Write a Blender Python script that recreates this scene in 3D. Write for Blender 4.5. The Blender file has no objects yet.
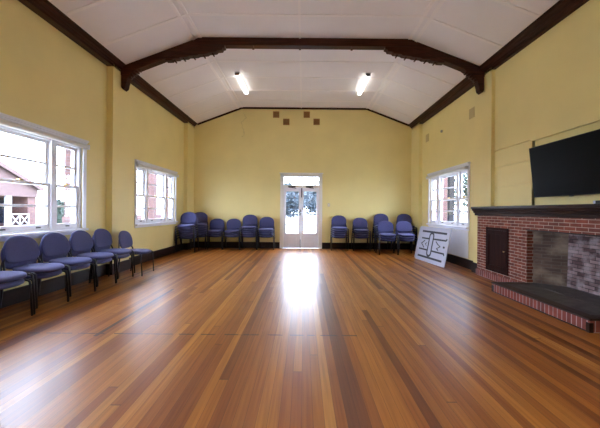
import bpy, bmesh, math, random
from mathutils import Vector, Matrix
random.seed(7)
scene = bpy.context.scene
COL = scene.collection
PI = math.pi

# ------------------------------------------------------------------ materials
def new_mat(name):
    m = bpy.data.materials.new(name); m.use_nodes = True
    nt = m.node_tree
    return m, nt, nt.nodes['Principled BSDF'], nt.nodes, nt.links

def plain(name, col, rough=0.5, metal=0.0, spec=.5, noise=0.0, nscale=8.0, bump=0.0, coat=0.0, bscale=None):
    m, nt, b, N, L = new_mat(name)
    b.inputs['Base Color'].default_value = (*col, 1)
    b.inputs['Roughness'].default_value = rough
    b.inputs['Metallic'].default_value = metal
    b.inputs['Coat Weight'].default_value = coat
    b.inputs['Specular IOR Level'].default_value = spec
    if noise or bump:
        tc = N.new('ShaderNodeTexCoord')
        nz = N.new('ShaderNodeTexNoise'); nz.inputs['Scale'].default_value = nscale; nz.inputs['Detail'].default_value = 4
        L.new(tc.outputs['Object'], nz.inputs['Vector'])
        if noise:
            r = N.new('ShaderNodeValToRGB')
            r.color_ramp.elements[0].position = 0.3; r.color_ramp.elements[1].position = 0.7
            r.color_ramp.elements[0].color = (*[c*(1-noise) for c in col], 1)
            r.color_ramp.elements[1].color = (*[min(1, c*(1+noise)) for c in col], 1)
            L.new(nz.outputs['Fac'], r.inputs['Fac']); L.new(r.outputs['Color'], b.inputs['Base Color'])
        if bump:
            n2 = N.new('ShaderNodeTexNoise'); n2.inputs['Scale'].default_value = bscale or nscale*6
            L.new(tc.outputs['Object'], n2.inputs['Vector'])
            bp = N.new('ShaderNodeBump'); bp.inputs['Strength'].default_value = bump; bp.inputs['Distance'].default_value = 0.01
            L.new(n2.outputs['Fac'], bp.inputs['Height']); L.new(bp.outputs['Normal'], b.inputs['Normal'])
    return m

def brick_mat(name, c1, c2, mortar, bw=0.185, rh=0.051, ms=0.005, offset=0.5, wear=None, rough=0.85, wfac=.9, wsc=3.2):
    m, nt, b, N, L = new_mat(name)
    uv = N.new('ShaderNodeUVMap')
    br = N.new('ShaderNodeTexBrick')
    br.inputs['Scale'].default_value = 1.0
    br.inputs['Brick Width'].default_value = bw; br.inputs['Row Height'].default_value = rh
    br.inputs['Mortar Size'].default_value = ms; br.inputs['Mortar Smooth'].default_value = 0.2
    br.offset = offset
    br.inputs['Color1'].default_value = (*c1, 1); br.inputs['Color2'].default_value = (*c2, 1)
    br.inputs['Mortar'].default_value = (*mortar, 1)
    L.new(uv.outputs['UV'], br.inputs['Vector'])
    nz = N.new('ShaderNodeTexNoise'); nz.inputs['Scale'].default_value = 7; nz.inputs['Detail'].default_value = 5
    L.new(uv.outputs['UV'], nz.inputs['Vector'])
    mx = N.new('ShaderNodeMixRGB'); mx.blend_type = 'MULTIPLY'; mx.inputs['Fac'].default_value = 0.45
    rp = N.new('ShaderNodeValToRGB'); rp.color_ramp.elements[0].position = .35; rp.color_ramp.elements[1].position = .65
    rp.color_ramp.elements[0].color = (.35, .33, .33, 1)
    L.new(nz.outputs['Fac'], rp.inputs['Fac'])
    L.new(br.outputs['Color'], mx.inputs['Color1']); L.new(rp.outputs['Color'], mx.inputs['Color2'])
    out = mx.outputs['Color']
    if wear:
        n2 = N.new('ShaderNodeTexNoise'); n2.inputs['Scale'].default_value = wsc; n2.inputs['Detail'].default_value = 6
        L.new(uv.outputs['UV'], n2.inputs['Vector'])
        r2 = N.new('ShaderNodeValToRGB'); r2.color_ramp.elements[0].position = .46; r2.color_ramp.elements[1].position = .62; r2.color_ramp.elements[1].color = (wfac, wfac, wfac, 1)
        L.new(n2.outputs['Fac'], r2.inputs['Fac'])
        m2 = N.new('ShaderNodeMixRGB'); m2.inputs['Color2'].default_value = (*wear, 1)
        L.new(r2.outputs['Color'], m2.inputs['Fac']); L.new(out, m2.inputs['Color1'])
        out = m2.outputs['Color']
    L.new(out, b.inputs['Base Color'])
    b.inputs['Roughness'].default_value = rough
    bp = N.new('ShaderNodeBump'); bp.inputs['Strength'].default_value = .6; bp.inputs['Distance'].default_value = .006; bp.invert = True
    L.new(br.outputs['Fac'], bp.inputs['Height']); L.new(bp.outputs['Normal'], b.inputs['Normal'])
    return m

def math_node(N, L, op, a, b=None, c=None):
    n = N.new('ShaderNodeMath'); n.operation = op
    for i, v in enumerate((a, b, c)):
        if v is None: continue
        if isinstance(v, (int, float)): n.inputs[i].default_value = v
        else: L.new(v, n.inputs[i])
    return n.outputs[0]

def floor_mat():
    m, nt, b, N, L = new_mat('timber_floorboards')
    M = lambda op, a, bb=None, c=None: math_node(N, L, op, a, bb, c)
    tc = N.new('ShaderNodeTexCoord'); sp = N.new('ShaderNodeSeparateXYZ')
    L.new(tc.outputs['Object'], sp.inputs[0])
    x, y = sp.outputs['X'], sp.outputs['Y']
    W = 0.068
    xi = M('DIVIDE', x, W); col = M('FLOOR', xi); fx = M('FRACT', xi)
    wn = N.new('ShaderNodeTexWhiteNoise'); wn.noise_dimensions = '1D'; L.new(col, wn.inputs['W'])
    ys = M('DIVIDE', M('ADD', y, M('MULTIPLY', wn.outputs['Value'], 19.0)), 5.6)
    row = M('FLOOR', ys); fy = M('FRACT', ys)
    cb = N.new('ShaderNodeCombineXYZ'); L.new(col, cb.inputs[0]); L.new(row, cb.inputs[1])
    w2 = N.new('ShaderNodeTexWhiteNoise'); w2.noise_dimensions = '3D'; L.new(cb.outputs[0], w2.inputs['Vector'])
    rp = N.new('ShaderNodeValToRGB'); e = rp.color_ramp.elements
    cs = [(0, (.19, .050, .010)), (.15, (.31, .092, .015)), (.5, (.43, .146, .022)), (.85, (.53, .205, .034)), (1, (.64, .30, .066))]
    e[0].position = 0; e[0].color = (*cs[0][1], 1); e[1].position = 1; e[1].color = (*cs[-1][1], 1)
    for p, c in cs[1:-1]:
        k = e.new(p); k.color = (*c, 1)
    L.new(w2.outputs['Value'], rp.inputs['Fac'])
    # grain along the boards
    mp = N.new('ShaderNodeMapping'); mp.inputs['Scale'].default_value = (55, 1.6, 1)
    L.new(tc.outputs['Object'], mp.inputs['Vector'])
    off = N.new('ShaderNodeVectorMath'); off.operation = 'ADD'
    L.new(mp.outputs[0], off.inputs[0]); L.new(w2.outputs['Color'], off.inputs[1])
    nz = N.new('ShaderNodeTexNoise'); nz.inputs['Scale'].default_value = 1; nz.inputs['Detail'].default_value = 5
    L.new(off.outputs[0], nz.inputs['Vector'])
    gr = N.new('ShaderNodeValToRGB'); gr.color_ramp.elements[0].position = .3; gr.color_ramp.elements[1].position = .68
    gr.color_ramp.elements[0].color = (.62, .55, .5, 1)
    L.new(nz.outputs['Fac'], gr.inputs['Fac'])
    mx = N.new('ShaderNodeMixRGB'); mx.blend_type = 'MULTIPLY'; mx.inputs['Fac'].default_value = .8
    L.new(rp.outputs['Color'], mx.inputs['Color1']); L.new(gr.outputs['Color'], mx.inputs['Color2'])
    # gaps between boards and at board ends
    gx = M('LESS_THAN', M('ABSOLUTE', M('SUBTRACT', fx, .5)), .482)
    gy = M('LESS_THAN', M('ABSOLUTE', M('SUBTRACT', fy, .5)), .4991)
    gap = M('SUBTRACT', 1.0, M('MULTIPLY', gx, gy))
    # old joint lines worn into the floor: one across, one along
    nb = N.new('ShaderNodeTexNoise'); nb.inputs['Scale'].default_value = 9; L.new(tc.outputs['Object'], nb.inputs['Vector'])
    l1 = M('MULTIPLY', M('LESS_THAN', M('ABSOLUTE', M('SUBTRACT', y, 3.22)), .011),
           M('MULTIPLY', M('LESS_THAN', M('ABSOLUTE', M('ADD', x, 1.1)), 1.65), M('GREATER_THAN', nb.outputs['Fac'], .45)))
    l2 = M('MULTIPLY', M('LESS_THAN', M('ABSOLUTE', M('ADD', x, 2.045)), .021), M('LESS_THAN', M('ABSOLUTE', M('SUBTRACT', y, 4.1)), .95))
    marks = M('MAXIMUM', l1, l2)
    d1 = N.new('ShaderNodeMixRGB'); d1.inputs['Color2'].default_value = (.05, .018, .008, 1)
    L.new(M('MULTIPLY', gap, .7), d1.inputs['Fac']); L.new(mx.outputs['Color'], d1.inputs['Color1'])
    d2 = N.new('ShaderNodeMixRGB'); d2.inputs['Color2'].default_value = (.03, .02, .02, 1)
    L.new(M('MULTIPLY', marks, .85), d2.inputs['Fac']); L.new(d1.outputs['Color'], d2.inputs['Color1'])
    L.new(d2.outputs['Color'], b.inputs['Base Color'])
    n3 = N.new('ShaderNodeTexNoise'); n3.inputs['Scale'].default_value = 2.2; n3.inputs['Detail'].default_value = 4
    L.new(tc.outputs['Object'], n3.inputs['Vector'])
    mr = N.new('ShaderNodeMapRange'); mr.inputs['To Min'].default_value = .38; mr.inputs['To Max'].default_value = .50
    L.new(n3.outputs['Fac'], mr.inputs['Value'])
    L.new(mr.outputs[0], b.inputs['Roughness'])
    b.inputs['IOR'].default_value = 1.5; b.inputs['Specular IOR Level'].default_value = .3
    b.inputs['Coat Weight'].default_value = .45
    b.inputs['Coat Roughness'].default_value = .27
    bp = N.new('ShaderNodeBump'); bp.inputs['Strength'].default_value = .25; bp.inputs['Distance'].default_value = .003; bp.invert = True
    hh = M('ADD', gap, M('MULTIPLY', w2.outputs['Value'], .35))
    L.new(hh, bp.inputs['Height']); L.new(bp.outputs['Normal'], b.inputs['Normal'])
    return m

def wood_mat(name, c1, c2, rough=.4, axis=1, coat=0.0, spec=.18):
    m, nt, b, N, L = new_mat(name)
    tc = N.new('ShaderNodeTexCoord'); mp = N.new('ShaderNodeMapping')
    s = [26, 26, 26]; s[axis] = 1.5
    mp.inputs['Scale'].default_value = s
    L.new(tc.outputs['Object'], mp.inputs['Vector'])
    nz = N.new('ShaderNodeTexNoise'); nz.inputs['Scale'].default_value = 1; nz.inputs['Detail'].default_value = 5
    L.new(mp.outputs[0], nz.inputs['Vector'])
    r = N.new('ShaderNodeValToRGB'); r.color_ramp.elements[0].position = .3; r.color_ramp.elements[1].position = .7
    r.color_ramp.elements[0].color = (*c1, 1); r.color_ramp.elements[1].color = (*c2, 1)
    L.new(nz.outputs['Fac'], r.inputs['Fac']); L.new(r.outputs['Color'], b.inputs['Base Color'])
    b.inputs['Roughness'].default_value = rough; b.inputs['Coat Weight'].default_value = coat; b.inputs['Specular IOR Level'].default_value = spec
    return m

def glass_mat(name):
    m = bpy.data.materials.new(name); m.use_nodes = True
    nt = m.node_tree; N, L = nt.nodes, nt.links
    N.clear()
    o = N.new('ShaderNodeOutputMaterial'); t = N.new('ShaderNodeBsdfTransparent'); g = N.new('ShaderNodeBsdfGlossy')
    t.inputs['Color'].default_value = (.97, .98, .98, 1); g.inputs['Roughness'].default_value = .02
    lw = N.new('ShaderNodeLayerWeight'); lw.inputs['Blend'].default_value = .5
    f5 = math_node(N, L, 'MULTIPLY_ADD', math_node(N, L, 'POWER', lw.outputs['Facing'], 5.0), .45, .02)
    mx = N.new('ShaderNodeMixShader')
    L.new(f5, mx.inputs[0]); L.new(t.outputs[0], mx.inputs[1]); L.new(g.outputs[0], mx.inputs[2])
    L.new(mx.outputs[0], o.inputs['Surface'])
    return m

def emit_mat(name, col, s):
    m, nt, b, N, L = new_mat(name)
    b.inputs['Base Color'].default_value = (*col, 1)
    b.inputs['Emission Color'].default_value = (*col, 1); b.inputs['Emission Strength'].default_value = s
    return m

def fabric_mat(name, col):
    m, nt, b, N, L = new_mat(name)
    tc = N.new('ShaderNodeTexCoord')
    nz = N.new('ShaderNodeTexNoise'); nz.inputs['Scale'].default_value = 180; nz.inputs['Detail'].default_value = 2
    L.new(tc.outputs['Object'], nz.inputs['Vector'])
    r = N.new('ShaderNodeValToRGB')
    r.color_ramp.elements[0].position = .35; r.color_ramp.elements[1].position = .65
    r.color_ramp.elements[0].color = (*[c*.75 for c in col], 1); r.color_ramp.elements[1].color = (*[c*1.25 for c in col], 1)
    L.new(nz.outputs['Fac'], r.inputs['Fac']); L.new(r.outputs['Color'], b.inputs['Base Color'])
    b.inputs['Roughness'].default_value = .8
    b.inputs['Sheen Weight'].default_value = .35
    b.inputs['Sheen Tint'].default_value = (.55, .58, 1, 1)
    bp = N.new('ShaderNodeBump'); bp.inputs['Strength'].default_value = .2; bp.inputs['Distance'].default_value = .002
    L.new(nz.outputs['Fac'], bp.inputs['Height']); L.new(bp.outputs['Normal'], b.inputs['Normal'])
    return m

M_WALL = plain('yellow_wall_paint', (.81, .68, .29), .55, noise=.04, nscale=1.3, bump=.05, bscale=60)
def cracked_wall():
    m = plain('yellow_wall_paint_cracked', (.81, .68, .29), .55, noise=.04, nscale=1.3, bump=.05, bscale=60)
    N, L = m.node_tree.nodes, m.node_tree.links; b = N['Principled BSDF']
    M = lambda op, a, bb=None, c=None: math_node(N, L, op, a, bb, c)
    tc = N.new('ShaderNodeTexCoord'); sp = N.new('ShaderNodeSeparateXYZ'); L.new(tc.outputs['Object'], sp.inputs[0])
    nz = N.new('ShaderNodeTexNoise'); nz.inputs['Scale'].default_value = 4; L.new(tc.outputs['Object'], nz.inputs['Vector'])
    dx = M('ABSOLUTE', M('ADD', M('ADD', sp.outputs['X'], 2.02), M('MULTIPLY', M('SUBTRACT', nz.outputs['Fac'], .5), .5)))
    k = M('MULTIPLY', M('LESS_THAN', dx, .014), M('LESS_THAN', M('ABSOLUTE', M('SUBTRACT', sp.outputs['Z'], 4.1)), .40))
    old = b.inputs['Base Color'].links[0].from_socket
    mx = N.new('ShaderNodeMixRGB'); mx.inputs['Color2'].default_value = (.42, .33, .17, 1)
    L.new(M('MULTIPLY', k, .35), mx.inputs['Fac']); L.new(old, mx.inputs['Color1']); L.new(mx.outputs['Color'], b.inputs['Base Color'])
    return m
M_WALLB = cracked_wall()
M_CEIL = plain('ceiling_board', (.87, .86, .90), .6, noise=.03, nscale=1.0)
M_STRIP = plain('ceiling_strip', (.92, .90, .92), .6)
M_FLOOR = floor_mat()
M_WHITE = plain('white_gloss_paint', (.78, .78, .82), .3, noise=.03, nscale=3)
M_CREAM = plain('cream_paint', (.80, .77, .70), .4, noise=.03, nscale=3)
M_DARKX = wood_mat('dark_stained_timber_across', (.022, .007, .004), (.080, .024, .011), axis=0)
M_DARKY = wood_mat('dark_stained_timber', (.020, .0065, .004), (.070, .021, .010), axis=1)
M_SKIRT = wood_mat('dark_skirting', (.012, .006, .005), (.026, .012, .009), axis=1)
M_MANTEL = wood_mat('mantel_timber', (.012, .006, .005), (.035, .015, .011), .3, axis=1)
M_EDGE = wood_mat('hearth_edging_timber', (.025, .014, .011), (.065, .040, .030), .5, axis=1)
M_DOORW = wood_mat('cupboard_timber', (.014, .0035, .0025), (.034, .008, .005), .5, axis=2, spec=.05)
M_BRICK = brick_mat('fireplace_brick', (.29, .074, .042), (.17, .044, .034), (.58, .45, .38), wear=None)
M_SOLDIER = brick_mat('soldier_brick', (.34, .085, .06), (.20, .05, .045), (.50, .36, .35), bw=.066, rh=.30, ms=.006, offset=0)
M_FIREBACK = brick_mat('whitened_firebox_brick', (.46, .33, .34), (.10, .05, .055), (.05, .04, .045), wear=(.62, .56, .60), wsc=6.5, wfac=.45)
M_FIRESIDE = brick_mat('sooty_firebox_brick', (.20, .13, .10), (.12, .08, .065), (.20, .165, .14), wear=(.36, .29, .22))
M_OUTBRICK = brick_mat('outside_brick', (.115, .044, .035), (.080, .032, .028), (.10, .085, .085))
M_SOOT = plain('soot', (.012, .011, .011), .9, noise=.3, nscale=10)
M_HEARTH = plain('hearth_slab', (.085, .080, .085), .6, spec=.3, noise=.3, nscale=9, bump=.2)
M_STEEL = plain('dark_steel', (.02, .018, .018), .45, metal=.6)
M_FABRIC = fabric_mat('blue_chair_fabric', (.044, .044, .132))
M_FRAME = plain('black_powder_coat', (.008, .009, .016), .35)
M_PLASTIC = plain('black_plastic', (.012, .012, .016), .5)
M_SCREEN = plain('tv_screen', (.0022, .0025, .003), .4, spec=.06)
M_BEZEL = plain('tv_bezel', (.004, .004, .005), .45, spec=.2)
M_GREY = plain('grey_plastic', (.22, .22, .24), .4)
M_PALE = plain('pale_plastic', (.55, .56, .75), .4)
M_TUBE = emit_mat('lit_diffuser', (1, .95, .86), 4.0)
M_BOARD = plain('white_board', (.50, .52, .66), .4, noise=.04, nscale=4)
M_INK = plain('black_paint', (.012, .013, .03), .5)
M_VENT = plain('brown_vent', (.36, .17, .035), .6, noise=.2, nscale=30)
M_VENTD = plain('dark_vent_slot', (.10, .055, .02), .8)
M_SWITCH = plain('switch_plate', (.66, .56, .40), .4)
M_VENTY = plain('yellow_painted_vent', (.56, .43, .19), .6)
M_GLASS = glass_mat('window_glass')
M_GROUND = plain('pale_paving', (.17, .165, .17), .9, noise=.12, nscale=.6)
M_GRASS = plain('lawn', (.40, .41, .36), .95, noise=.35, nscale=2.5)
M_LEAF = plain('leaves', (.012, .025, .015), .7, noise=.5, nscale=3)
M_LEAFB = plain('blue_green_leaves', (.012, .022, .030), .7, noise=.5, nscale=3)
M_BARK = plain('bark', (.010, .008, .008), .9, noise=.3, nscale=12)
M_ROOF = plain('terracotta_roof', (.065, .042, .042), .85, noise=.25, nscale=14)
M_GABLE = plain('rendered_gable', (.080, .047, .044), .85, noise=.12, nscale=5)
M_OUTWHITE = plain('outdoor_white_paint', (.28, .28, .29), .6)
M_DARKPANE = plain('dark_window_pane', (.010, .014, .024), .2)
M_BRASS = plain('brass', (.35, .22, .08), .3, metal=.9)

# ------------------------------------------------------------------ mesh builder
class MB:
    def __init__(self): self.bm = bmesh.new()
    def box(self, lo, hi, mi=0):
        x0, y0, z0 = [min(a, b) for a, b in zip(lo, hi)]; x1, y1, z1 = [max(a, b) for a, b in zip(lo, hi)]
        v = [self.bm.verts.new(p) for p in [(x0, y0, z0), (x1, y0, z0), (x1, y1, z0), (x0, y1, z0), (x0, y0, z1), (x1, y0, z1), (x1, y1, z1), (x0, y1, z1)]]
        for f in [(0, 3, 2, 1), (4, 5, 6, 7), (0, 1, 5, 4), (1, 2, 6, 5), (2, 3, 7, 6), (3, 0, 4, 7)]:
            self.bm.faces.new([v[i] for i in f]).material_index = mi
        return self
    def prism(self, pts, vec, mi=0):
        vec = Vector(vec); n = len(pts)
        a = [self.bm.verts.new(p) for p in pts]; b = [self.bm.verts.new(Vector(p)+vec) for p in pts]
        fs = [self.bm.faces.new(a[::-1]), self.bm.faces.new(b)]
        for i in range(n): fs.append(self.bm.faces.new([a[i], a[(i+1) % n], b[(i+1) % n], b[i]]))
        for f in fs: f.material_index = mi
        return self
    def tube(self, pts, r, seg=8, closed=False, mi=0):
        pts = [Vector(p) for p in pts]; n = len(pts); rings = []
        prev = None
        for i, p in enumerate(pts):
            if closed: t = pts[(i+1) % n]-pts[i-1]
            elif i == 0: t = pts[1]-p
            elif i == n-1: t = p-pts[i-1]
            else: t = (pts[i+1]-p).normalized()+(p-pts[i-1]).normalized()
            t.normalize()
            if prev is None:
                u = t.orthogonal().normalized()
            else:
                u = (prev - t*prev.dot(t)).normalized()
            prev = u; w = t.cross(u)
            rr = r[i] if isinstance(r, (list, tuple)) else r
            rings.append([self.bm.verts.new(p+(u*math.cos(2*PI*k/seg)+w*math.sin(2*PI*k/seg))*rr) for k in range(seg)])
        m = n if closed else n-1
        for i in range(m):
            A, B = rings[i], rings[(i+1) % n]
            for k in range(seg):
                f = self.bm.faces.new([A[k], A[(k+1) % seg], B[(k+1) % seg], B[k]]); f.smooth = True; f.material_index = mi
        if not closed:
            self.bm.faces.new(rings[0][::-1]).material_index = mi; self.bm.faces.new(rings[-1]).material_index = mi
        return self
    def rings(self, rr, smooth=True, mi=0):
        R = [[self.bm.verts.new(p) for p in r] for r in rr]; n = len(R[0])
        for A, B in zip(R, R[1:]):
            for k in range(n):
                f = self.bm.faces.new([A[k], A[(k+1) % n], B[(k+1) % n], B[k]]); f.smooth = smooth; f.material_index = mi
        f = self.bm.faces.new(R[0][::-1]); f.smooth = smooth; f.material_index = mi
        f = self.bm.faces.new(R[-1]); f.smooth = smooth; f.material_index = mi
        return self
    def build(self, name, mats, parent=None, loc=(0, 0, 0), bevel=0.0):
        bm = self.bm
        bmesh.ops.recalc_face_normals(bm, faces=bm.faces)
        uvl = bm.loops.layers.uv.new('UVMap')
        for f in bm.faces:
            n = f.normal; ax = max(range(3), key=lambda i: abs(n[i]))
            for l in f.loops:
                c = l.vert.co + Vector(loc)
                l[uvl].uv = (c.y, c.z) if ax == 0 else (c.x, c.z) if ax == 1 else (c.x, c.y)
        me = bpy.data.meshes.new(name); bm.to_mesh(me); bm.free()
        for m in (mats if isinstance(mats, (list, tuple)) else [mats]): me.materials.append(m)
        o = bpy.data.objects.new(name, me); COL.objects.link(o)
        o.location = loc
        if parent: o.parent = parent
        if bevel:
            bv = o.modifiers.new('bevel', 'BEVEL'); bv.width = bevel; bv.segments = 2; bv.limit_method = 'ANGLE'
        return o

def tag(o, label=None, cat=None, group=None, kind=None):
    if label: o['label'] = label
    if cat: o['category'] = cat
    if group: o['group'] = group
    if kind: o['kind'] = kind
    return o
def empty(name, loc=(0, 0, 0), rz=0):
    o = bpy.data.objects.new(name, None); COL.objects.link(o)
    o.location = loc; o.rotation_euler = (0, 0, rz); o.empty_display_size = .1
    return o
def struct(o, label, cat): return tag(o, label, cat, kind='structure')
def copy_tree(o, parent=None):
    c = o.copy(); COL.objects.link(c)
    if parent: c.parent = parent
    for ch in list(o.children): copy_tree(ch, c)
    return c

# ------------------------------------------------------------------ room numbers (metres; camera at x=0,y=0)
XL, XR = -3.78, 3.68            # recessed wall faces
PL, PR = -3.66, 3.58            # pilaster faces
YB, YF = 10.67, -2.6            # back wall, rear wall behind the camera
TI, TO = .16, .15               # inner leaf, outer brick leaf
CZ, CX, CS = 4.69, 2.08, .38    # flat ceiling height, bend, slope
WZ0, WZ1 = .92, 2.27            # window opening
def ceil_z(x): return CZ if abs(x) < CX else CZ-(abs(x)-CX)*CS

WINDOWS = {'left_added': (-.70, 1.60), 'right_added': (-.90, 1.40), 'left_near': (3.17, 5.47), 'left_far': (7.21, 9.40), 'right': (7.15, 9.34)}

def side_wall(name, x, sgn, openings, label):
    mb = MB(); xi = x+sgn*TI; xo = xi+sgn*TO; top = 4.2
    ys = sorted(openings); cur = YF
    for mi, a, b in ((0, x, xi), (1, xi, xo)):
        cur = YF
        for (y0, y1, z0, z1) in ys:
            mb.box((a, cur, -.3), (b, y0, top), mi)
            if z0 > -.3: mb.box((a, y0, -.3), (b, y1, z0), mi)
            mb.box((a, y0, z1), (b, y1, top), mi)
            cur = y1
        mb.box((a, cur, -.3), (b, YB+.34, top), mi)
    return struct(mb.build(name, [M_WALL, M_OUTBRICK]), label, 'wall')
wl = side_wall('wall_left', XL, -1, [(*WINDOWS['left_added'], WZ0, WZ1), (*WINDOWS['left_near'], WZ0, WZ1+.06), (*WINDOWS['left_far'], WZ0, WZ1)], 'yellow painted left wall with two white windows')
FB0, FB1 = 3.43, 5.05           # firebox opening
RC0, RC1, RCZ0, RCZ1 = 3.34, 5.10, 1.36, 2.42   # recess behind the television
wr = side_wall('wall_right', XR, 1, [(*WINDOWS['right_added'], WZ0, WZ1), (*WINDOWS['right'], WZ0, WZ1), (FB0, FB1, 0, 1.12)], 'yellow painted right wall with window and brick fireplace')

# back wall with the door opening, gable top
DX0, DX1, DZ1 = -.70, .54, 2.42
mb = MB()
def gable_prism(mb, x0, x1, z0, y0, y1, mi):
    xs = sorted({x0, x1, *[v for v in (-CX, CX) if x0 < v < x1]})
    pts = [(x0, y0, z0), (x1, y0, z0)] + [(v, y0, ceil_z(v)+.03) for v in reversed(xs)]
    mb.prism(pts, (0, y1-y0, 0), mi)
for mi, a, b in ((0, YB, YB+TI), (1, YB+TI, YB+.34)):
    gable_prism(mb, XL-.3, DX0, -.3, a, b, mi)
    gable_prism(mb, DX1, XR+.3, -.3, a, b, mi)
    gable_prism(mb, DX0, DX1, DZ1, a, b, mi)
struct(mb.build('wall_back', [M_WALLB, M_OUTBRICK]), 'yellow end wall with white double doors in the middle', 'wall')
mb = MB(); gable_prism(mb, XL-.3, XR+.3, -.3, YF-.3, YF, 0)
struct(mb.build('wall_front', M_WALL), 'yellow wall behind the viewer', 'wall')

mb = MB(); mb.box((XL-.3, YF-.3, -.1), (XR+.3, YB+.34, 0))
struct(mb.build('floor', M_FLOOR), 'polished honey and brown timber board floor', 'floor')

# ceiling
mb = MB()
E = 4.05
prof = [(-E, ceil_z(E)), (-CX, CZ), (CX, CZ), (E, ceil_z(E))]
pts = [(x, YF-.3, z) for x, z in prof]+[(x, YF-.3, z+.06) for x, z in reversed(prof)]
mb.prism(pts, (0, YB+.34-YF+.3, 0))
ceil = struct(mb.build('ceiling', M_CEIL), 'pale ceiling, flat in the middle and sloping at both sides', 'ceiling')
def strip_across(y):
    w, t = .028, .012
    m = MB()
    for xa, xb in ((-3.52, -CX), (-CX, CX), (CX, 3.46)):
        za, zb = ceil_z(xa), ceil_z(xb)
        m.prism([(xa, y-w, za), (xb, y-w, zb), (xb, y-w, zb-t), (xa, y-w, za-t)], (0, 2*w, 0))
    m.build('cover_strip', M_STRIP, ceil)
for k in range(-2, 8):
    y = 3.86+.88*k
    if y < YB-.1: strip_across(y)
for x in (-CX, -.1, CX):
    w = .03 if abs(x) > 1 else .02
    MB().box((x-w, YF, CZ-.014), (x+w, YB-.03, CZ+.002)).build('cover_strip', M_STRIP, ceil)
for s in (-1, 1):
    za, zb = ceil_z(CX+.10), ceil_z(CX+.15)
    MB().prism([(s*(CX+.10), YF, za), (s*(CX+.15), YF, zb), (s*(CX+.15), YF, zb-.01), (s*(CX+.10), YF, za-.01)], (0, YB-.03-YF, 0)).build('cover_strip', M_STRIP, ceil)

# pilasters, cornice beams, skirting, back wall cornice
n = 1
def trim(mb, mat, label, cat, bevel=0):
    global n
    o = struct(mb.build('trim_%d' % n, mat, bevel=bevel), label, cat); n += 1
    return o
trim(MB().box((XL-.01, 6.12, 0), (PL, 6.73, 4.1)), M_WALL, 'yellow pilaster between the two left windows', 'pilaster')
trim(MB().box((XL-.01, 10.07, 0), (PL, YB+.01, 4.1)), M_WALL, 'yellow pilaster in the back left corner', 'pilaster')
trim(MB().box((XR+.01, 6.12, 0), (PR, 6.73, 4.1)), M_WALL, 'yellow pilaster beside the fireplace end', 'pilaster')
trim(MB().box((XR+.01, 9.95, 0), (PR, YB+.01, 4.1)), M_WALL, 'yellow pilaster in the back right corner', 'pilaster')
for s, xw, xp, side in ((-1, XL, PL, 'left'), (1, XR, PR, 'right')):
    a = abs(xp); w = abs(xw)
    pr = [(w+.02, 3.985), (a, 3.985), (a, 4.035), (a-.018, 4.040), (a-.030, 4.062), (a-.055, 4.068), (a-.065, 4.10), (a-.095, 4.108), (a-.11, ceil_z(a-.11)+.01), (w+.02, ceil_z(w)+.05)]
    trim(MB().prism([(s*x, YF, z) for x, z in pr], (0, YB-YF, 0)), M_DARKY, 'dark timber cornice beam along the %s wall' % side, 'beam')
m = MB()
for xa, xb in ((-3.55, -CX), (-CX, CX), (CX, 3.5)):
    za, zb = ceil_z(xa), ceil_z(xb)
    m.prism([(xa, YB-.03, za+.01), (xb, YB-.03, zb+.01), (xb, YB-.03, zb-.055), (xa, YB-.03, za-.055)], (0, .04, 0))
trim(m, M_DARKX, 'dark cornice strip along the top of the end wall', 'trim')
# skirtings
def skirt(name, boxes, label):
    m = MB()
    for lo, hi in boxes: m.box(lo, hi)
    return struct(m.build(name, M_SKIRT, bevel=.006), label, 'baseboard')
SK, T = .205, .028
skirt('baseboard_left', [((XL, YF, 0), (XL+T, 6.12-T, SK)), ((PL-.13, 6.12-T, 0), (PL+T, 6.73+T, SK)), ((XL, 6.73+T, 0), (XL+T, 10.07-T, SK)), ((PL-.13, 10.07-T, 0), (PL+T, YB-T, SK))], 'dark skirting board along the left wall')
skirt('baseboard_right', [((XR, 6.73+T, 0), (XR-T, 9.95-T, SK)), ((PR+.1, 6.5, 0), (PR-T, 6.73+T, SK)), ((PR+.1, 9.95-T, 0), (PR-T, YB-T, SK))], 'dark skirting board along the right wall')
skirt('baseboard_back', [((PL, YB, 0), (DX0-.085, YB-T, SK)), ((DX1+.085, YB, 0), (PR, YB-T, SK))], 'dark skirting board along the end wall')

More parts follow.
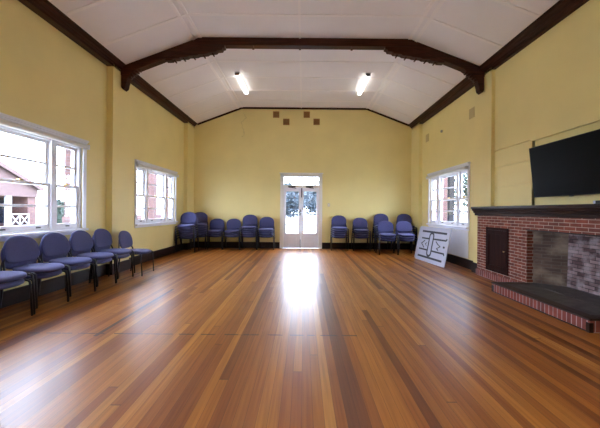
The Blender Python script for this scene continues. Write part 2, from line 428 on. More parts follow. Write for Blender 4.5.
# ------------------------------------------------------------------ roof truss
tr = struct(empty('trim_%d' % n, (0, 6.44, 4.1)), 'dark timber roof truss crossing the ceiling', 'truss'); n += 1
TY0, TY1 = -.08, .08
def tp(mb_, pts, y0=TY0, y1=TY1): return mb_.prism([(x, y0, z-4.1) for x, z in pts], (0, y1-y0, 0))
BD = .15
tp(MB(), [(-CX-.1, CZ+.02), (CX+.1, CZ+.02), (CX+.02, CZ-BD), (-CX-.02, CZ-BD)]).build('tie_beam', M_DARKX, tr, bevel=.008)
for s, a in ((-1, 3.66), (1, 3.58)):
    pts = [(s*(CX), CZ+.02), (s*(CX), CZ-BD), (s*a, ceil_z(a)-.17), (s*a, ceil_z(a)+.02)]
    tp(MB(), pts).build('sloping_beam', M_DARKX, tr, bevel=.008)
    # shaped haunch board under the bend
    top = [(1.60, CZ-BD+.02), (CX, CZ-BD+.02), (2.78, ceil_z(2.78)-.13)]
    low = [(2.78, 4.23), (2.66, 4.235), (2.64, 4.26), (2.52, 4.27), (2.50, 4.295), (2.36, 4.30), (2.32, 4.325), (2.16, 4.335), (2.12, 4.355), (1.96, 4.37), (1.92, 4.395), (1.78, 4.41), (1.75, 4.44), (1.66, 4.45), (1.64, 4.49), (1.60, 4.50)]
    hb = tp(MB(), [(s*x, z) for x, z in top+low], -.065, .065).build('haunch_board', M_DARKX, tr, bevel=.004)
    for x, z in ((2.60, 4.25), (2.42, 4.285), (2.22, 4.32), (2.02, 4.352), (1.84, 4.392)):
        MB().tube([(s*x, -.055, z-4.1-.016), (s*x, .055, z-4.1-.016)], .016, 8).build('peg', M_DARKX, hb)
    # wall bracket
    br = MB()
    o = a-.005
    tp(br, [(s*o, 4.2), (s*(o-.40), 4.10), (s*(o-.30), 4.04), (s*(o-.20), 3.965), (s*(o-.13), 3.87), (s*(o-.10), 3.76), (s*(o-.085), 3.68), (s*(o-.03), 3.64), (s*o, 3.69)], -.075, .075)
    br.build('wall_bracket', M_DARKX, tr, bevel=.008)
    sc = MB()
    for i in range(5):
        x = o-.15-.05*i*.9; z = 3.90+.038*i
        sc.tube([(s*x, -.06, z-4.1), (s*x, .06, z-4.1)], .022, 8)
    sc.build('bracket_scallops', M_DARKX, tr)
for x in (-1.05, -.1, .95):
    MB().box((x-.02, -.085, CZ-BD-4.1-.012), (x+.02, .085, CZ-BD-4.1+.01)).build('bolt_plate', M_DARKX, tr)
# plain bottom edging of the tie beam, a lighter soffit strip
# ------------------------------------------------------------------ windows
def make_window(idx, y0, y1, x, sgn, label, WZ1=WZ1):
    """x wall face, sgn -1: outdoors towards -x"""
    root = struct(empty('window_%d' % idx, (x, (y0+y1)/2, WZ0)), label, 'window')
    def L(p): return (p[0]-x, p[1]-(y0+y1)/2, p[2]-WZ0)
    X = lambda d: x+sgn*d       # d>0 outwards, <0 into room
    def bx(m, d0, ya, za, d1, yb, zb): m.box(L((X(d0), ya, za)), L((X(d1), yb, zb)))
    fr = MB()
    J = .06
    bx(fr, .02, y0, WZ0, .16, y0+J, WZ1); bx(fr, .02, y1-J, WZ0, .16, y1, WZ1)
    bx(fr, .02, y0, WZ1-J, .16, y1, WZ1); bx(fr, .02, y0, WZ0, .16, y1, WZ0+.03)
    W = y1-y0-2*J; mu = .10; cw = .98; sw = (W-2*mu-cw)/2
    a = y0+J
    lights = [(a, a+sw), (a+sw+mu, a+sw+mu+cw), (a+sw+2*mu+cw, a+2*sw+2*mu+cw)]
    bx(fr, .01, lights[0][1], WZ0, .12, lights[1][0], WZ1); bx(fr, .01, lights[1][1], WZ0, .12, lights[2][0], WZ1)
    fr.build('window_frame', M_WHITE, root, bevel=.004)
    ar = MB()
    bx(ar, 0, y0-.07, WZ0-.03, -.022, y0+.012, WZ1+.07); bx(ar, 0, y1-.012, WZ0-.03, -.022, y1+.07, WZ1+.07)
    bx(ar, 0, y0-.07, WZ1-.012, -.022, y1+.07, WZ1+.07)
    ar.build('architrave', M_WHITE, root, bevel=.005)
    cap = MB(); bx(cap, 0, y0-.085, WZ1+.07, -.05, y1+.085, WZ1+.10); bx(cap, 0, y0-.075, WZ1+.045, -.038, y1+.075, WZ1+.07)
    cap.build('head_cap', M_WHITE, root, bevel=.004)
    si = MB(); bx(si, .20, y0-.06, WZ0-.035, -.075, y1+.06, WZ0+.002); bx(si, 0, y0-.06, WZ0-.085, -.02, y1+.06, WZ0-.035)
    si.build('window_sill', M_WHITE, root, bevel=.006)
    bl = MB(); ca = L((X(-.062), y0-.02, WZ1-.02)); cb = L((X(-.062), y1+.02, WZ1-.02))
    bl.tube([ca, cb], .036, 14)
    b = bl.build('roller_blind', M_CREAM, root)
    for yy in (y0-.03, y1+.02):
        m = MB(); bx(m, -.022, yy, WZ1-.06, -.10, yy+.01, WZ1+.02); m.build('blind_bracket', M_WHITE, b)
    zm = WZ0+.03+(WZ1-J-WZ0-.03)*.50
    for (ya, yb) in lights:
        for (za, zb, d0, d1, nm) in ((WZ0+.03, zm+.022, .035, .068, 'lower_sash'), (zm-.022, WZ1-J, .072, .105, 'upper_sash')):
            s = MB(); st = .045; g = .001
            bx(s, d0, ya+g, za, d1, ya+st, zb); bx(s, d0, yb-st, za, d1, yb-g, zb)
            bx(s, d0, ya+st, za, d1, yb-st, za+(.07 if nm == 'lower_sash' else .042)); bx(s, d0, ya+st, zb-.042, d1, yb-st, zb)
            zc = (za+zb)/2; bx(s, d0+.004, ya+st, zc-.016, d1-.004, yb-st, zc+.016)
            so = s.build(nm, M_WHITE, root, bevel=.003)
            p = MB(); dm = (d0+d1)/2; bx(p, dm-.002, ya+st-.01, za+.03, dm+.002, yb-st+.01, zb-.03)
            p.build('pane', M_GLASS, so)
            if nm == 'lower_sash':
                for yy in ((ya+.22*(yb-ya)), (ya+.78*(yb-ya))) if yb-ya > .7 else ((ya+yb)/2,):
                    h = MB(); bx(h, d0, yy-.03, za+.02, d0-.022, yy+.03, za+.036); h.build('sash_lift', M_STEEL, so)
                h = MB(); ym = (ya+yb)/2; bx(h, d0, ym-.025, zb, d0+.04, ym+.025, zb+.022); h.build('sash_catch', M_BRASS, so)
    return root
make_window(1, *WINDOWS['left_near'], XL, -1, 'large white sash window on the near left wall', WZ1+.06)
make_window(2, *WINDOWS['left_far'], XL, -1, 'white three light sash window on the far left wall')
w3 = make_window(3, *WINDOWS['right'], XR, 1, 'white three light sash window on the right wall')
make_window(4, *WINDOWS['left_added'], XL, -1, 'unseen white sash window added to the left wall for extra daylight')  # out of view, added so daylight fills the room more evenly
make_window(5, *WINDOWS['right_added'], XR, 1, 'unseen white sash window added to the right wall for extra daylight')  # matching added window opposite, out of view, for more daylight
MB().box((-.012, -1.12, -.70), (0.002, 1.12, -.09)).build('apron_panel', M_CREAM, w3)

# ------------------------------------------------------------------ double doors
dc = (DX0+DX1)/2
door = struct(empty('door_1', (dc, YB, 0)), 'white glazed double doors with transom in end wall', 'door')
def D(mb_, x0, z0, x1, z1, y0, y1): return mb_.box((x0-dc, y0, z0), (x1-dc, y1, z1))
m = MB()
D(m, DX0, 0, DX0+.035, DZ1, -.012, .12); D(m, DX1-.035, 0, DX1, DZ1, -.012, .12)
D(m, DX0, DZ1-.035, DX1, DZ1, -.012, .12); D(m, DX0+.035, 2.02, DX1-.035, 2.11, -.012, .12)
m.build('door_frame', M_CREAM, door, bevel=.004)
m = MB()
D(m, DX0-.08, 0, DX0+.012, DZ1+.07, -.024, 0); D(m, DX1-.012, 0, DX1+.08, DZ1+.07, -.024, 0); D(m, DX0-.08, DZ1-.012, DX1+.08, DZ1+.07, -.024, 0)
D(m, DX0-.11, DZ1+.07, DX1+.11, DZ1+.10, -.045, 0)
m.build('architrave', M_CREAM, door, bevel=.005)
D(MB(), DX0+.03, 2.10, DX1-.03, DZ1-.03, .05, .054).build('transom_pane', M_GLASS, door)
for s, xa, xb in ((-1, DX0+.037, dc-.002), (1, dc+.002, DX1-.037)):
    lf = MB(); st = .075; y0, y1 = .012, .052
    D(lf, xa, .01, xa+st, 2.015, y0, y1); D(lf, xb-st, .01, xb, 2.015, y0, y1)
    D(lf, xa+st, .01, xb-st, .50, y0, y1); D(lf, xa+st, 1.90, xb-st, 2.015, y0, y1)
    D(lf, xa+st, .775, xb-st, .80, y0+.008, y1-.008)
    D(lf, xa+st+.06, .10, xb-st-.06, .40, y0-.008, y0)
    leaf = lf.build('door_leaf', M_WHITE, door, bevel=.004)
    D(MB(), xa+st-.01, .49, xb-st+.01, 1.91, .03, .034).build('pane', M_GLASS, leaf)
    cl = MB(); cx = (xa+xb)/2
    D(cl, cx-.14, 2.03, cx+.10, 2.075, -.055, -.012)
    cl.tube([(cx-.12-dc, -.05, 2.035), (cx-.02-dc, -.09, 2.02), (cx+.12-dc, -.03, 2.0)], .010, 6)
    cl.build('door_closer', M_STEEL, door)
    if s < 0:
        h = MB(); D(h, xb-.055, 1.10, xb-.015, 1.30, y0-.008, y0); h.tube([(xb-.035-dc, y0-.005, 1.20), (xb-.035-dc, y0-.05, 1.20), (xb-.12-dc, y0-.05, 1.20)], .010, 8)
        h.build('handle', M_STEEL, leaf)
        D(MB(), xb-.03, .02, xb-.012, .30, y0-.014, y0).build('bottom_bolt', M_STEEL, leaf)
    else:
        D(MB(), xa-.0, 1.70, xa+.03, 2.01, y0-.018, y0).build('top_bolt', M_STEEL, leaf)

# ------------------------------------------------------------------ ceiling lights
def ceiling_light(x, y, label):
    r = tag(empty('fluorescent_light', (x, y, CZ)), label, 'ceiling light', 'fluorescent lights on the ceiling')
    hl = .66
    MB().box((-.055, -hl, -.03), (.055, hl, -.002)).build('housing', M_WHITE, r, bevel=.004)
    pr = [(-.050, -.03), (-.052, -.055), (-.040, -.080), (.040, -.080), (.052, -.055), (.050, -.03)]
    MB().prism([(a, -hl+.03, z) for a, z in pr], (0, 2*hl-.06, 0)).build('diffuser', M_TUBE, r)
    for s in (-1, 1):
        MB().prism([(a*1.05, s*hl-.03*(s > 0)*1, z) for a, z in [(-.054, -.002), (-.055, -.055), (-.042, -.084), (.042, -.084), (.055, -.055), (.054, -.002)]], (0, .03, 0)).build('end_cap', M_GREY, r)
    return r
ceiling_light(-1.68, 8.6, 'lit fluorescent ceiling light left of centre in front of end wall')
ceiling_light(1.58, 8.6, 'lit fluorescent ceiling light right of centre in front of end wall')
ceiling_light(-1.68, .2, 'unseen fluorescent ceiling light added overhead left to brighten the room')  # added pair overhead, out of view, evens out the room light
ceiling_light(1.58, .2, 'unseen fluorescent ceiling light added overhead right to brighten the room')  # right one of the added, unseen pair of fill lights

# ------------------------------------------------------------------ wall vents, switch
def vent(x, z, label, col=M_VENT):
    r = tag(empty('wall_vent', (x, YB, z)), label, 'vent', 'brown vents high on the end wall')
    m = MB(); h = .105
    m.box((-h, -.012, -h), (h, 0, -h+.02)); m.box((-h, -.012, h-.02), (h, 0, h)); m.box((-h, -.012, -h+.02), (-h+.02, 0, h-.02)); m.box((h-.02, -.012, -h+.02), (h, 0, h-.02))
    for k in range(5):
        z0 = -h+.03+k*.034; m.box((-h+.02, -.010, z0), (h-.02, -.003, z0+.016))
    m.build('grille', M_VENT, r)
    MB().box((-h+.02, -.003, -h+.02), (h-.02, -.0005, h-.02)).build('backing', M_VENTD, r)
vent(-.94, 4.455, 'brown wall vent on the end wall, leftmost and higher one')
vent(-.60, 4.215, 'brown wall vent on the end wall, lower one of left pair')
vent(.08, 4.460, 'brown wall vent on the end wall, higher one of right pair')
vent(.41, 4.225, 'brown wall vent on the end wall, rightmost and lower one')
def side_vent(y, z, w, h, label):
    r = tag(empty('wall_vent', (XR, y, z)), label, 'vent')
    m = MB(); m.box((-.010, -w, -h), (0, w, h)); m.build('plate', M_VENTY, r)
    for k in range(4):
        MB().box((-.016, -w+.015, -h+.03+k*(h*.42)), (-.010, w-.015, -h+.05+k*(h*.42))).build('slat', M_VENTY, r)
side_vent(7.02, 3.43, .11, .11, 'yellow painted vent high on right wall beside the truss')
side_vent(9.55, 3.46, .11, .11, 'yellow painted vent high on right wall near the back corner')
r = tag(empty('wall_fitting', (XR, 8.54, 3.41)), 'small round fitting on right wall between the two yellow vents', 'wall fitting')
MB().tube([(0, 0, 0), (-.03, 0, 0)], .035, 12).build('cover', M_GREY, r)
r = tag(empty('light_switch', (.84, YB, 1.46)), 'small pale light switch right of the double doors', 'switch')
MB().box((-.04, -.010, -.06), (.04, 0, .06)).build('plate', M_SWITCH, r, bevel=.003)
MB().box((-.012, -.016, -.018), (.012, -.010, .018)).build('rocker', M_WHITE, r)

# ------------------------------------------------------------------ stacking chairs
def superell(a, b, n1, k, N=40, n2=None):
    t = 2*PI*k/N; c, s = math.cos(t), math.sin(t)
    e = n1 if (n2 is None or s >= 0) else n2
    return (a*math.copysign(abs(c)**(2/e), c), b*math.copysign(abs(s)**(2/e), s))
def make_chair():
    root = empty('stacking_chair')
    NN = 40
    def ring(sc, z, inset=0):
        out = []
        for k in range(NN):
            x, y = superell(.242*sc, .226*sc, 2.9, k, NN)
            x *= 1-.06*(.222-y)/.444
            zz = z-.022*max(0, y/.222)**2 + .006*max(0, -y/.222)**2
            out.append((x, y, zz))
        return out
    s = MB(); s.rings([ring(.93, .421), ring(.985, .426), ring(1.0, .438), ring(.992, .450), ring(.95, .461), ring(.80, .467), ring(.5, .468), ring(.15, .467)])
    s.build('seat', M_FABRIC, root)
    s = MB(); s.rings([ring(.80, .407), ring(.90, .410), ring(.93, .4205)]); s.build('seat_pan', M_PLASTIC, root)
    lean = math.tan(math.radians(11))
    def bring(sc, off):
        out = []
        for k in range(NN):
            x, z = superell(.242*sc, (.185 if math.sin(2*PI*k/NN) >= 0 else .150)*sc, 2.25, k, NN, 3.6)
            Z = .652+z
            y = -.212-(Z-.50)*lean+.35*x*x+off
            out.append((x, y, Z))
        return out
    t = .034
    bk = MB(); bk.rings([bring(.25, -t/2+.002), bring(.80, -t/2), bring(.95, -t*.42), bring(1.0, -t*.18), bring(1.0, t*.18), bring(.95, t*.42), bring(.80, t/2), bring(.25, t/2+.001)])
    bk.build('backrest', M_FABRIC, root)
    r = .012
    for sx in (-1, 1):
        MB().tube([(sx*.262, .205, .004), (sx*.257, .185, .36), (sx*.256, .178, .400), (sx*.256, .160, .414), (sx*.256, .135, .416)], r, 8).build('leg', M_FRAME, root)
        MB().tube([(sx*.260, -.245, .004), (sx*.255, -.205, .36), (sx*.254, -.200, .414)], r, 8).build('leg', M_FRAME, root)
        MB().tube([(sx*.256, .135, .416), (sx*.255, -.20, .414)], r, 8).build('side_rail', M_FRAME, root)
        MB().tube([(sx*.254, -.200, .414), (sx*.250, -.206, .47), (sx*.236, -.232, .53), (sx*.195, -.252, .60), (sx*.165, -.268, .68)], r, 8).build('back_post', M_FRAME, root)
    MB().tube([(-.213, -.243, .56), (0, -.262, .555), (.213, -.243, .56)], .008, 8).build('back_crossbar', M_FRAME, root)
    m = MB()
    for y in (.10, -.12): m.tube([(-.256, y, .414), (.256, y, .414)], .007, 6)
    m.build('seat_crossbars', M_FRAME, root)
    return root
proto = make_chair(); used = [False]
UP, FWD = .07, .030
ORD = ['bottom', 'second', 'third', 'fourth', 'fifth', 'sixth']
def place_chair(x, y, rz, z, label, group):
    if not used[0]: o = proto; used[0] = True
    else: o = copy_tree(proto)
    o.location = (x, y, z); o.rotation_euler = (0, 0, rz)
    tag(o, label, 'chair', group)
    return o
def stack(x, y, face, n_, where, group):
    """face: angle of the direction the chair looks at; where: words that single the stack out"""
    rz = face-PI/2
    for k in range(n_):
        pos = 'bottom chair' if k == 0 else 'top chair' if k == n_-1 else ORD[k]+' chair up'
        if n_ == 2: pos = ('lower', 'upper')[k]+' chair'
        place_chair(x+FWD*k*math.cos(face), y+FWD*k*math.sin(face), rz+math.radians(random.uniform(-.25, .25)), UP*k,
                    'blue chair, '+pos+' of '+where, group)
# left wall row, looking into the room (+x)
names = ['first pair from the viewer, cut by the left edge', 'second pair from the viewer along left wall', 'third pair from the viewer along left wall',
         'fourth pair from the viewer along left wall', 'fifth pair from the viewer along left wall']
for yy, nm in zip((3.47, 4.04, 4.59, 5.135, 5.68), names):
    stack(-3.36, yy, math.radians(random.uniform(-2, 2)), 2, nm, 'stacked chairs along the left wall')
place_chair(-3.23, 6.24, -PI/2+math.radians(3), 0, 'single unstacked blue chair at the far end of the left wall row', 'chairs along the left wall')
G1, G2 = 'stacked chairs left of the doors', 'stacked chairs right of the doors'
F = -PI/2
stack(-3.47, 9.62, F+.04, 6, 'the tall stack standing under the far left window end', G1)
stack(-3.32, 10.24, F+.25, 6, 'the tall stack in the back left corner', G1)
stack(-2.84, 10.36, F, 3, 'the fourth stack left of the doors', G1)
stack(-2.29, 10.36, F, 3, 'the third stack left of the doors', G1)
stack(-1.745, 10.36, F, 5, 'the second stack left of the doors', G1)
stack(-1.20, 10.36, F, 4, 'the stack nearest the doors on the left', G1)
stack(1.16, 10.36, F, 5, 'the stack nearest the doors on the right', G2)
stack(1.86, 10.36, F, 4, 'the second stack right of the doors', G2)
stack(2.53, 10.36, F, 6, 'the tall wall stack third right of the doors', G2)
stack(3.27, 10.30, F, 6, 'the tall stack in the back right corner', G2)
stack(2.46, 9.42, F, 3, 'the left short front stack right of doors', G2)
stack(3.01, 9.42, F, 3, 'the short front stack beside the white board', G2)

# ------------------------------------------------------------------ fireplace
XF = 3.53
fp = tag(empty('fireplace', (XF, 4.24, 0)), 'red brick fireplace with dark mantel shelf on right wall', 'fireplace')
def P(mb_, x0, y0, z0, x1, y1, z1, mi=0): return mb_.box((x0-XF, y0-4.24, z0), (x1-XF, y1-4.24, z1), mi)
FE0, FE1, OT = 1.95, 6.49, .985
m = MB()
CB0, CB1, CBZ0, CBZ1 = 5.50, 6.17, .16, .975
P(m, XF, FB1, .0, XR, CB0, 1.19); P(m, XF, CB1, 0, XR, FE1, 1.19)
P(m, XF, CB0, 0, XR, CB1, CBZ0); P(m, XF, CB0, CBZ1, XR, CB1, 1.19)
P(m, XF, FB0, OT, XR, FB1, 1.19); P(m, XF, FE0, 0, XR, FB0, 1.19)
breast_o = m.build('brick_surround', M_BRICK, fp, loc=(0, 0, 0))
m = MB(); P(m, XF-.022, 5.09, 0, XF-.0005, FE1+.01, .115); m.build('base_course', M_SOLDIER, fp, bevel=.003)
m = MB(); P(m, XF-.004, FB0-.02, OT-.012, XF+.10, FB1+.02, OT+.006); m.build('lintel_bar', M_STEEL, fp)
# cupboard in the brickwork
cd = MB()
P(cd, XF-.012, CB0, CBZ0, XF+.03, CB0+.045, CBZ1); P(cd, XF-.012, CB1-.045, CBZ0, XF+.03, CB1, CBZ1)
P(cd, XF-.012, CB0+.045, CBZ1-.045, XF+.03, CB1-.045, CBZ1); P(cd, XF-.012, CB0+.045, CBZ0, XF+.03, CB1-.045, CBZ0+.045)
cdo = cd.build('cupboard_frame', M_DOORW, fp, bevel=.003)
cd = MB(); P(cd, XF-.006, CB0+.047, CBZ0+.047, XF+.02, CB1-.047, CBZ1-.047)
for ya, yb, za, zb in ((CB0+.047, CB0+.11, CBZ0+.047, CBZ1-.047), (CB1-.11, CB1-.047, CBZ0+.047, CBZ1-.047), (CB0+.11, CB1-.11, CBZ1-.12, CBZ1-.047), (CB0+.11, CB1-.11, CBZ0+.047, CBZ0+.12)):
    P(cd, XF-.016, ya, za, XF-.006, yb, zb)
cdr = cd.build('cupboard_door', M_DOORW, fp, bevel=.002)
MB().tube([(-.016, CB0+.075-4.24, .57), (-.03, CB0+.075-4.24, .57), (-.045, CB0+.075-4.24, .57)], [.006, .008, .015], 10).build('knob', M_BRASS, cdr)
# firebox
XB, B0, B1, HT = 3.95, 3.74, 4.77, .15
def quadbox(pts_in, mat, name, thick):
    mm = MB(); mm.prism([(p[0]-XF, p[1]-4.24, p[2]) for p in pts_in], thick); return mm.build(name, mat, fp)
quadbox([(XB, B0-.05, 0), (XB, B1+.05, 0), (XB+.02, B1+.05, 1.15), (XB+.02, B0-.05, 1.15)], M_FIREBACK, 'firebox_back', (.1, 0, 0))
quadbox([(XF+.10, FB1, 0), (XB+.03, B1, 0), (XB+.03, B1, 1.13), (XF+.10, FB1, 1.13)], M_FIRESIDE, 'firebox_side', (.0, .10, 0))
quadbox([(XF+.10, FB0, 0), (XB+.03, B0, 0), (XB+.03, B0, 1.13), (XF+.10, FB0, 1.13)], M_FIRESIDE, 'firebox_side', (.0, -.10, 0))
m = MB(); P(m, XF+.10, FB0-.05, 1.10, XB+.05, FB1+.05, 1.15); m.build('firebox_throat', M_SOOT, fp)
m = MB(); P(m, XF, FB0, 0, XB+.02, FB1, HT); m.build('firebox_floor', M_HEARTH, fp)
# mantel shelf
prof = [(XR, 1.365), (3.43, 1.365), (3.425, 1.325), (3.445, 1.318), (3.45, 1.29), (3.475, 1.275), (3.48, 1.245), (3.505, 1.235), (3.51, 1.19), (XR, 1.19)]
m = MB(); m.prism([(x-XF, 1.88-4.24, z) for x, z in prof], (0, 6.56-1.88, 0)); m.build('mantel_shelf', M_MANTEL, fp, bevel=.003)
# hearth
H0, H1, HX = 3.34, 5.09, 2.995
m = MB(); P(m, HX+.012, H0+.012, 0, XF, H1-.012, .128, 0); h = m.build('hearth_base', M_SOLDIER, fp)
m = MB(); P(m, HX+.14, H0+.14, .10, XF-.001, H1-.14, HT-.004); m.build('hearth_slab', M_HEARTH, fp)
m = MB()
P(m, HX, H0, .127, HX+.14, H1, HT); P(m, HX+.14, H0, .127, XF-.001, H0+.14, HT); P(m, HX+.14, H1-.14, .127, XF-.001, H1, HT)
m.build('hearth_edging', M_EDGE, fp, bevel=.005)
m = MB(); P(m, HX+.004, H0+.004, 0, HX+.05, H0+.05, .103); P(m, HX+.004, H1-.05, 0, HX+.05, H1-.004, .103); P(m, HX+.006, H0+.05, 0, HX+.03, H1-.05, .014)
m.build('hearth_corner_posts', M_MANTEL, fp, bevel=.003)

# panelled chimney wall: raised boards, with the recess that holds the television
m = MB(); T0 = .035
edges = [1.365, 1.72, 2.09, 2.42]
for za, zb in zip(edges, edges[1:]):
    m.box((XR-T0, RC1, za+.010), (XR, 6.12, zb-.010))
m.box((XR-T0+.022, RC1, 1.365), (XR, 6.12, 2.42))
m.box((XR-T0, 1.95, 2.430), (XR, 6.12, 4.06)); m.box((XR-T0, 1.95, 1.365), (XR, RC0, 2.42))
trim(m, M_WALL, 'yellow painted wall boards with grooves beside the television', 'panelling')
m = MB(); m.box((XR-T0-.012, RC1, 1.365), (XR, RC1+.045, 2.40)); m.box((XR-T0-.012, RC0, 2.40), (XR, RC1+.045, 2.45))
trim(m, M_WALL, 'yellow frame around the recess behind the television', 'trim')

# television
tilt = math.radians(6.5)
tv = tag(empty('television', (3.575, 4.25, 1.49)), 'large black television tilted down above the mantel shelf', 'television')
tv.rotation_euler = (0, -tilt, 0)
HW, HH = .672, .760
MB().box((-.035, -HW, 0), (0, HW, HH)).build('casing', M_BEZEL, tv, bevel=.006)
MB().box((-.0365, -HW+.012, .018), (-.0345, HW-.012, HH-.012)).build('screen', M_SCREEN, tv)
MB().box((-.030, -.028, -.012), (-.008, .028, .001)).build('logo_tab', M_GREY, tv, bevel=.003)
MB().box((0, -.40, .12), (.035, .40, .62)).build('rear_housing', M_BEZEL, tv, bevel=.01)
for y in (-.25, .25): MB().box((.030, y-.02, .10), (.055, y+.02, .66)).build('bracket_arm', M_STEEL, tv)
r = tag(empty('sensor_box', (3.50, 3.78, 1.365)), 'small pale and black box on mantel below the television corner', 'electronic device')
MB().box((-.03, -.05, 0), (.03, .05, .04)).build('case', M_PLASTIC, r, bevel=.006)
MB().box((-.034, .025, .004), (-.028, .052, .038)).build('front_panel', M_PALE, r)
c = MB().tube([(3.53, 3.75, 1.415), (3.55, 3.72, 1.43), (3.60, 3.70, 1.47), (3.62, 3.70, 1.55), (3.63, 3.72, 1.62)], .007, 6).build('television_cable', M_PLASTIC)
tag(c, 'black cable hanging from the television to the mantel box', 'cable')

# ------------------------------------------------------------------ painted boards leaning below right window
def board(name, p_far, p_near, p_top_far, h, label, th=.022):
    pf, pn, pt = Vector(p_far), Vector(p_near), Vector(p_top_far)
    u = (pn-pf); Lw = u.length; u.normalize()
    v = (pt-pf); v = (v-u*v.dot(u)).normalized()
    w = u.cross(v)                      # towards the room
    if w.x > 0: w = -w
    root = empty(name, pf)
    root.matrix_world = Matrix(((u.x, v.x, w.x, pf.x), (u.y, v.y, w.y, pf.y), (u.z, v.z, w.z, pf.z), (0, 0, 0, 1)))
    tag(root, label, 'sign board')
    MB().box((0, 0, -th), (Lw, h, 0)).build('panel', M_BOARD, root, bevel=.003)
    return root, Lw, h
b1, BW, BH = board('painted_board', (3.015, 8.62, .004), (3.155, 7.17, .004), (3.19, 8.63, .9), .885, 'white board painted with black symbol leaning below right window')
b2, _, _ = board('plain_board', (3.052, 8.80, .004), (3.172, 7.50, .004), (3.228, 8.81, .9), .86, 'plain white board leaning behind the painted board', .012)
def stroke(pts, w, closed=False, t=.003):
    P_ = [Vector((p[0]*BW, p[1]*BH, 0)) for p in pts]; n_ = len(P_)
    mm = MB()
    ofs = []
    for i, p in enumerate(P_):
        a = P_[i-1] if (closed or i > 0) else None; b = P_[(i+1) % n_] if (closed or i < n_-1) else None
        d1 = (p-a).normalized() if a is not None else None; d2 = (b-p).normalized() if b is not None else None
        d = ((d1 or d2)+(d2 or d1)).normalized(); nn = Vector((-d.y, d.x, 0))
        k = 1/max(.5, nn.dot(Vector((-(d2 or d1).y, (d2 or d1).x, 0))))
        ofs.append((p+nn*w/2*k, p-nn*w/2*k))
    for i in range(n_ if closed else n_-1):
        a, b = ofs[i], ofs[(i+1) % n_]
        mm.prism([a[0], a[1], b[1], b[0]], (0, 0, t))
    return mm.build('symbol_line', M_INK, b1)
S = .048
stroke([(.10, .86), (.91, .86)], S); stroke([(.08, .13), (.90, .13)], S)
cap = [(.455+.066*math.cos(a), .74+.09*math.sin(a)) for a in [PI*k/8 for k in range(9)]]+[(.455+.066*math.cos(a), .27+.09*math.sin(a)) for a in [PI+PI*k/8 for k in range(9)]]
stroke(cap, S, True)
stroke([(.12, .655), (.385, .66)], S*.8); stroke([(.54, .67), (.92, .68), (.945, .73)], S*.8)
stroke([(.08, .335), (.385, .335)], S*.8); stroke([(.54, .335), (.92, .335), (.935, .29)], S*.8)
stroke([(.25, .60), (.14, .50), (.25, .39)], S*.55); stroke([(.33, .54), (.28, .50), (.33, .45)], S*.4)
stroke([(.62, .62), (.68, .56), (.78, .50), (.68, .43), (.74, .39)], S*.55)
stroke([(.865, .50), (.915, .50)], .045)

# ------------------------------------------------------------------ outdoors
mb = MB(); mb.box((-60, -20, -.75), (60, 80, -.55))
struct(mb.build('ground', M_GRASS), 'grass ground outside the windows', 'ground')
mb = MB(); mb.prism([(-9, YB+.34, -.10), (-9, 14, -.10), (-9, 26, .70), (-9, 60, .9), (-9, 60, -.6), (-9, YB+.34, -.6)], (18, 0, 0))
struct(mb.build('path', M_GROUND), 'pale paved area outside the double doors', 'paving')

def leaf_mesh(n_, rx, ry, rz, size, seed, cz, mat):
    rnd = random.Random(seed); mm = MB()
    lob = [(rnd.uniform(-.5, .5)*rx, rnd.uniform(-.5, .5)*ry, rnd.uniform(-.4, .45)*rz, rnd.uniform(.4, .7)) for _ in range(9)]
    for i in range(n_):
        a, b_, c_, sc = lob[i % 9]
        d = Vector((rnd.gauss(0, 1), rnd.gauss(0, 1), rnd.gauss(0, 1))).normalized()*(rnd.random()**.4)
        p = Vector((a+d.x*rx*sc, b_+d.y*ry*sc, cz+c_+d.z*rz*sc))
        u = Vector((rnd.gauss(0, 1), rnd.gauss(0, 1), rnd.gauss(0, 1))).normalized(); w = u.orthogonal().normalized()
        s = size*rnd.uniform(.6, 1.3)
        vs = [mm.bm.verts.new(q) for q in (p-u*s, p+w*s*.5, p+u*s, p-w*s*.5)]
        mm.bm.faces.new(vs)
    return mm
def tree(name, x, y, hgt, r, seed, label, mat=M_LEAF, group=None, n_=2600, z=-.55, sz=.16):
    root = tag(empty(name, (x, y, z)), label, 'tree', group)
    rnd = random.Random(seed)
    tk = MB(); tk.tube([(0, 0, 0), (.05, 0, hgt*.3), (0, .05, hgt*.6), (.1, 0, hgt*.8)], [r*.09, r*.075, r*.05, r*.02], 9)
    for k in range(5):
        a = rnd.uniform(0, 2*PI); h0 = hgt*rnd.uniform(.3, .6)
        tk.tube([(0, 0, h0), (math.cos(a)*r*.3, math.sin(a)*r*.3, h0+hgt*.13), (math.cos(a)*r*.6, math.sin(a)*r*.6, h0+hgt*.2)], [r*.035, r*.025, r*.012], 7)
    tk.build('trunk', M_BARK, root)
    leaf_mesh(n_, r, r, hgt*.42, sz, seed, hgt*.58, mat).build('foliage', mat, root)
    return root
def shrub(x, y, rx, ry, h, seed, label, mat=M_LEAF, z=-.55):
    root = tag(empty('shrub', (x, y, z)), label, 'shrub')
    MB().tube([(0, 0, 0), (0, .02, h*.5)], [.05, .02], 7).build('stem', M_BARK, root)
    leaf_mesh(2600, rx, ry, h*.5, .14, seed, h*.5, mat).build('foliage', mat, root)
tree('garden_tree', -1.7, 34.6, 4.7, 3.0, 1, 'bushy tree seen through the left door pane', M_LEAFB, n_=7000, z=-.1, sz=.26)
tree('garden_tree', 2.6, 43, 5.7, 3.0, 2, 'bushy tree seen through the right door pane', M_LEAFB, n_=7000, z=-.1, sz=.26)
shrub(-1.15, 26.8, 1.5, 1.0, 2.0, 3, 'low shrub behind the paving, through the left door pane', M_LEAFB, z=.74)
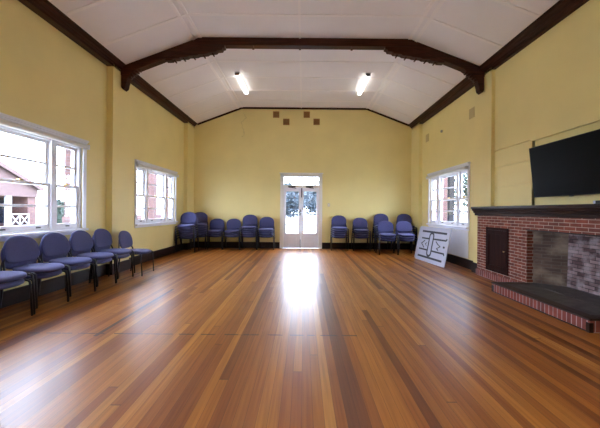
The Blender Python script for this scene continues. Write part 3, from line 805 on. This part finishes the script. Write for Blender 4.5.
shrub(1.4, 29.6, 1.5, 1.0, 1.8, 4, 'low shrub behind the paving, through the right door pane', M_LEAFB, z=.74)
tree('garden_tree', 9.6, 17.6, 6.0, 1.9, 5, 'green tree seen through the right window')
# right window: brick pier and dark pipe outdoors
def pier(x, y, w, h, label, mat=M_OUTBRICK, group=None):
    root = tag(empty('brick_pier', (x, y, -.55)), label, 'brick pier', group)
    MB().box((-w/2, -w/2, 0), (w/2, w/2, h)).build('shaft', mat, root)
    MB().box((-w/2-.05, -w/2-.05, h), (w/2+.05, w/2+.05, h+.10)).build('pier_cap', M_OUTWHITE, root)
    return root
pier(5.30, 12.1, .19, 4.2, 'brick pier outside the right window')
pp = tag(empty('dark_post', (5.52, 12.1, -.55)), 'dark timber post beside the brick pier outside right window', 'post')
MB().box((-.05, -.1, 0), (.14, .1, 4.2)).build('shaft', M_BARK, pp)
MB().box((-.08, -.13, 4.2), (.17, .13, 4.28)).build('post_cap', M_BARK, pp)
pier(-6.05, 12.75, .30, 4.3, 'brick pier outside the far left window')
# low brick garden wall beyond far left window
gw = MB().box((-9.5, 12.6, -.55), (-9.2, 22, .95)).build('garden_wall', M_OUTBRICK); tag(gw, 'low brick garden wall beyond the far left window', 'garden wall')
shrub(-14.6, 19.3, .55, .6, 2.6, 6, 'green shrub beside the brick house corner outside near left window')

# neighbouring gabled building outside near left window
X0 = -16.5
HY = 14.5
bd = tag(empty('brick_house', (X0, HY, -.55)), 'gabled brick house with white railing outside the near left window', 'house')
def Bp(mb_, x0, y0, z0, x1, y1, z1, mi=0): return mb_.box((x0-X0, y0-HY, z0+.55), (x1-X0, y1-HY, z1+.55), mi)
EY0, EY1, EZ, AZ = 8.9, 20.1, 2.45, 4.80
m = MB()
OZ = 1.95
Bp(m, X0-8, EY0+.3, -.55, X0-1.2, EY1-.3, EZ-.02)
Bp(m, X0-1.2, EY0+.3, -.55, X0-.05, 15.6, EZ-.02); Bp(m, X0-1.2, 19.2, -.55, X0-.05, EY1-.3, EZ-.02)
Bp(m, X0-1.2, 15.6, -.55, X0-.05, 19.2, .22)
m.build('brick_walls', M_OUTBRICK, bd)
m = MB(); m.prism([(-.05, EY0+.3-HY, OZ+.55), (-.05, EY1-.3-HY, OZ+.55), (-.05, EY1-.3-HY, EZ+.55), (-.05, 0, AZ-.1+.55), (-.05, EY0+.3-HY, EZ+.55)], (.1, 0, 0)); m.build('gable', M_GABLE, bd)
for s_, ye in ((1, EY1), (-1, EY0)):
    m = MB(); m.prism([(.25, 0, AZ+.55), (.25, ye-HY, EZ-.08+.55), (.25, ye-HY, EZ+.02+.55), (.25, 0, AZ+.12+.55)], (-8.4, 0, 0)); m.build('roof_slope', M_ROOF, bd)
    m = MB(); m.prism([(.26, 0, AZ+.42), (.26, ye-HY, EZ-.20+.55), (.26, ye-HY, EZ+.03+.55), (.26, 0, AZ+.68)], (.03, 0, 0)); m.build('barge_board', M_GABLE, bd)
m = MB(); Bp(m, X0-.08, 17.72, .22, X0+.05, 18.05, OZ); m.build('porch_post', M_OUTWHITE, bd)
for ya, yb in ((15.7, 17.5), (18.1, 19.1)):
    m = MB(); Bp(m, X0-1.22, ya, .4, X0-1.16, yb, 1.85); m.build('porch_window', M_DARKPANE, bd)
rl = MB()
def bar(a, b_): rl.tube([(0, a[0]-HY, a[1]+.55), (0, b_[0]-HY, b_[1]+.55)], .04, 6)
for y0 in (18.05, 18.625):
    y1 = y0+.575
    bar((y0, .27), (y1, .88)); bar((y0, .88), (y1, .27)); bar((y1, .22), (y1, .95))
bar((18.03, .92), (19.22, .92)); bar((18.03, .25), (19.22, .25)); bar((18.05, .22), (18.05, .95))
rl.build('cross_railing', M_OUTWHITE, bd)

# ------------------------------------------------------------------ light, camera, colour
w = bpy.data.worlds.new('overcast_sky'); scene.world = w; w.use_nodes = True
bg = w.node_tree.nodes['Background']
bg.inputs['Color'].default_value = (.68, .78, 1.0, 1); bg.inputs['Strength'].default_value = 11.0

cam = bpy.data.cameras.new('camera'); co = bpy.data.objects.new('camera', cam); COL.objects.link(co)
cam.sensor_width = 36; cam.lens = 19.2
cam.shift_x = -3.5/600; cam.shift_y = -3.0/600
co.matrix_world = Matrix.Translation((0, 0, 1.25)) @ Matrix.Rotation(PI/2, 4, 'X') @ Matrix.Rotation(math.radians(.5), 4, 'Z')
scene.camera = co
vs = scene.view_settings
vs.view_transform = 'Standard'; vs.look = 'None'; vs.gamma = 1; vs.use_curve_mapping = False; vs.exposure = 1.2
scene.cycles.use_denoising = True
scene.cycles.max_bounces = 12; scene.cycles.diffuse_bounces = 6; scene.cycles.transparent_max_bounces = 16
scene.cycles.sample_clamp_indirect = 8
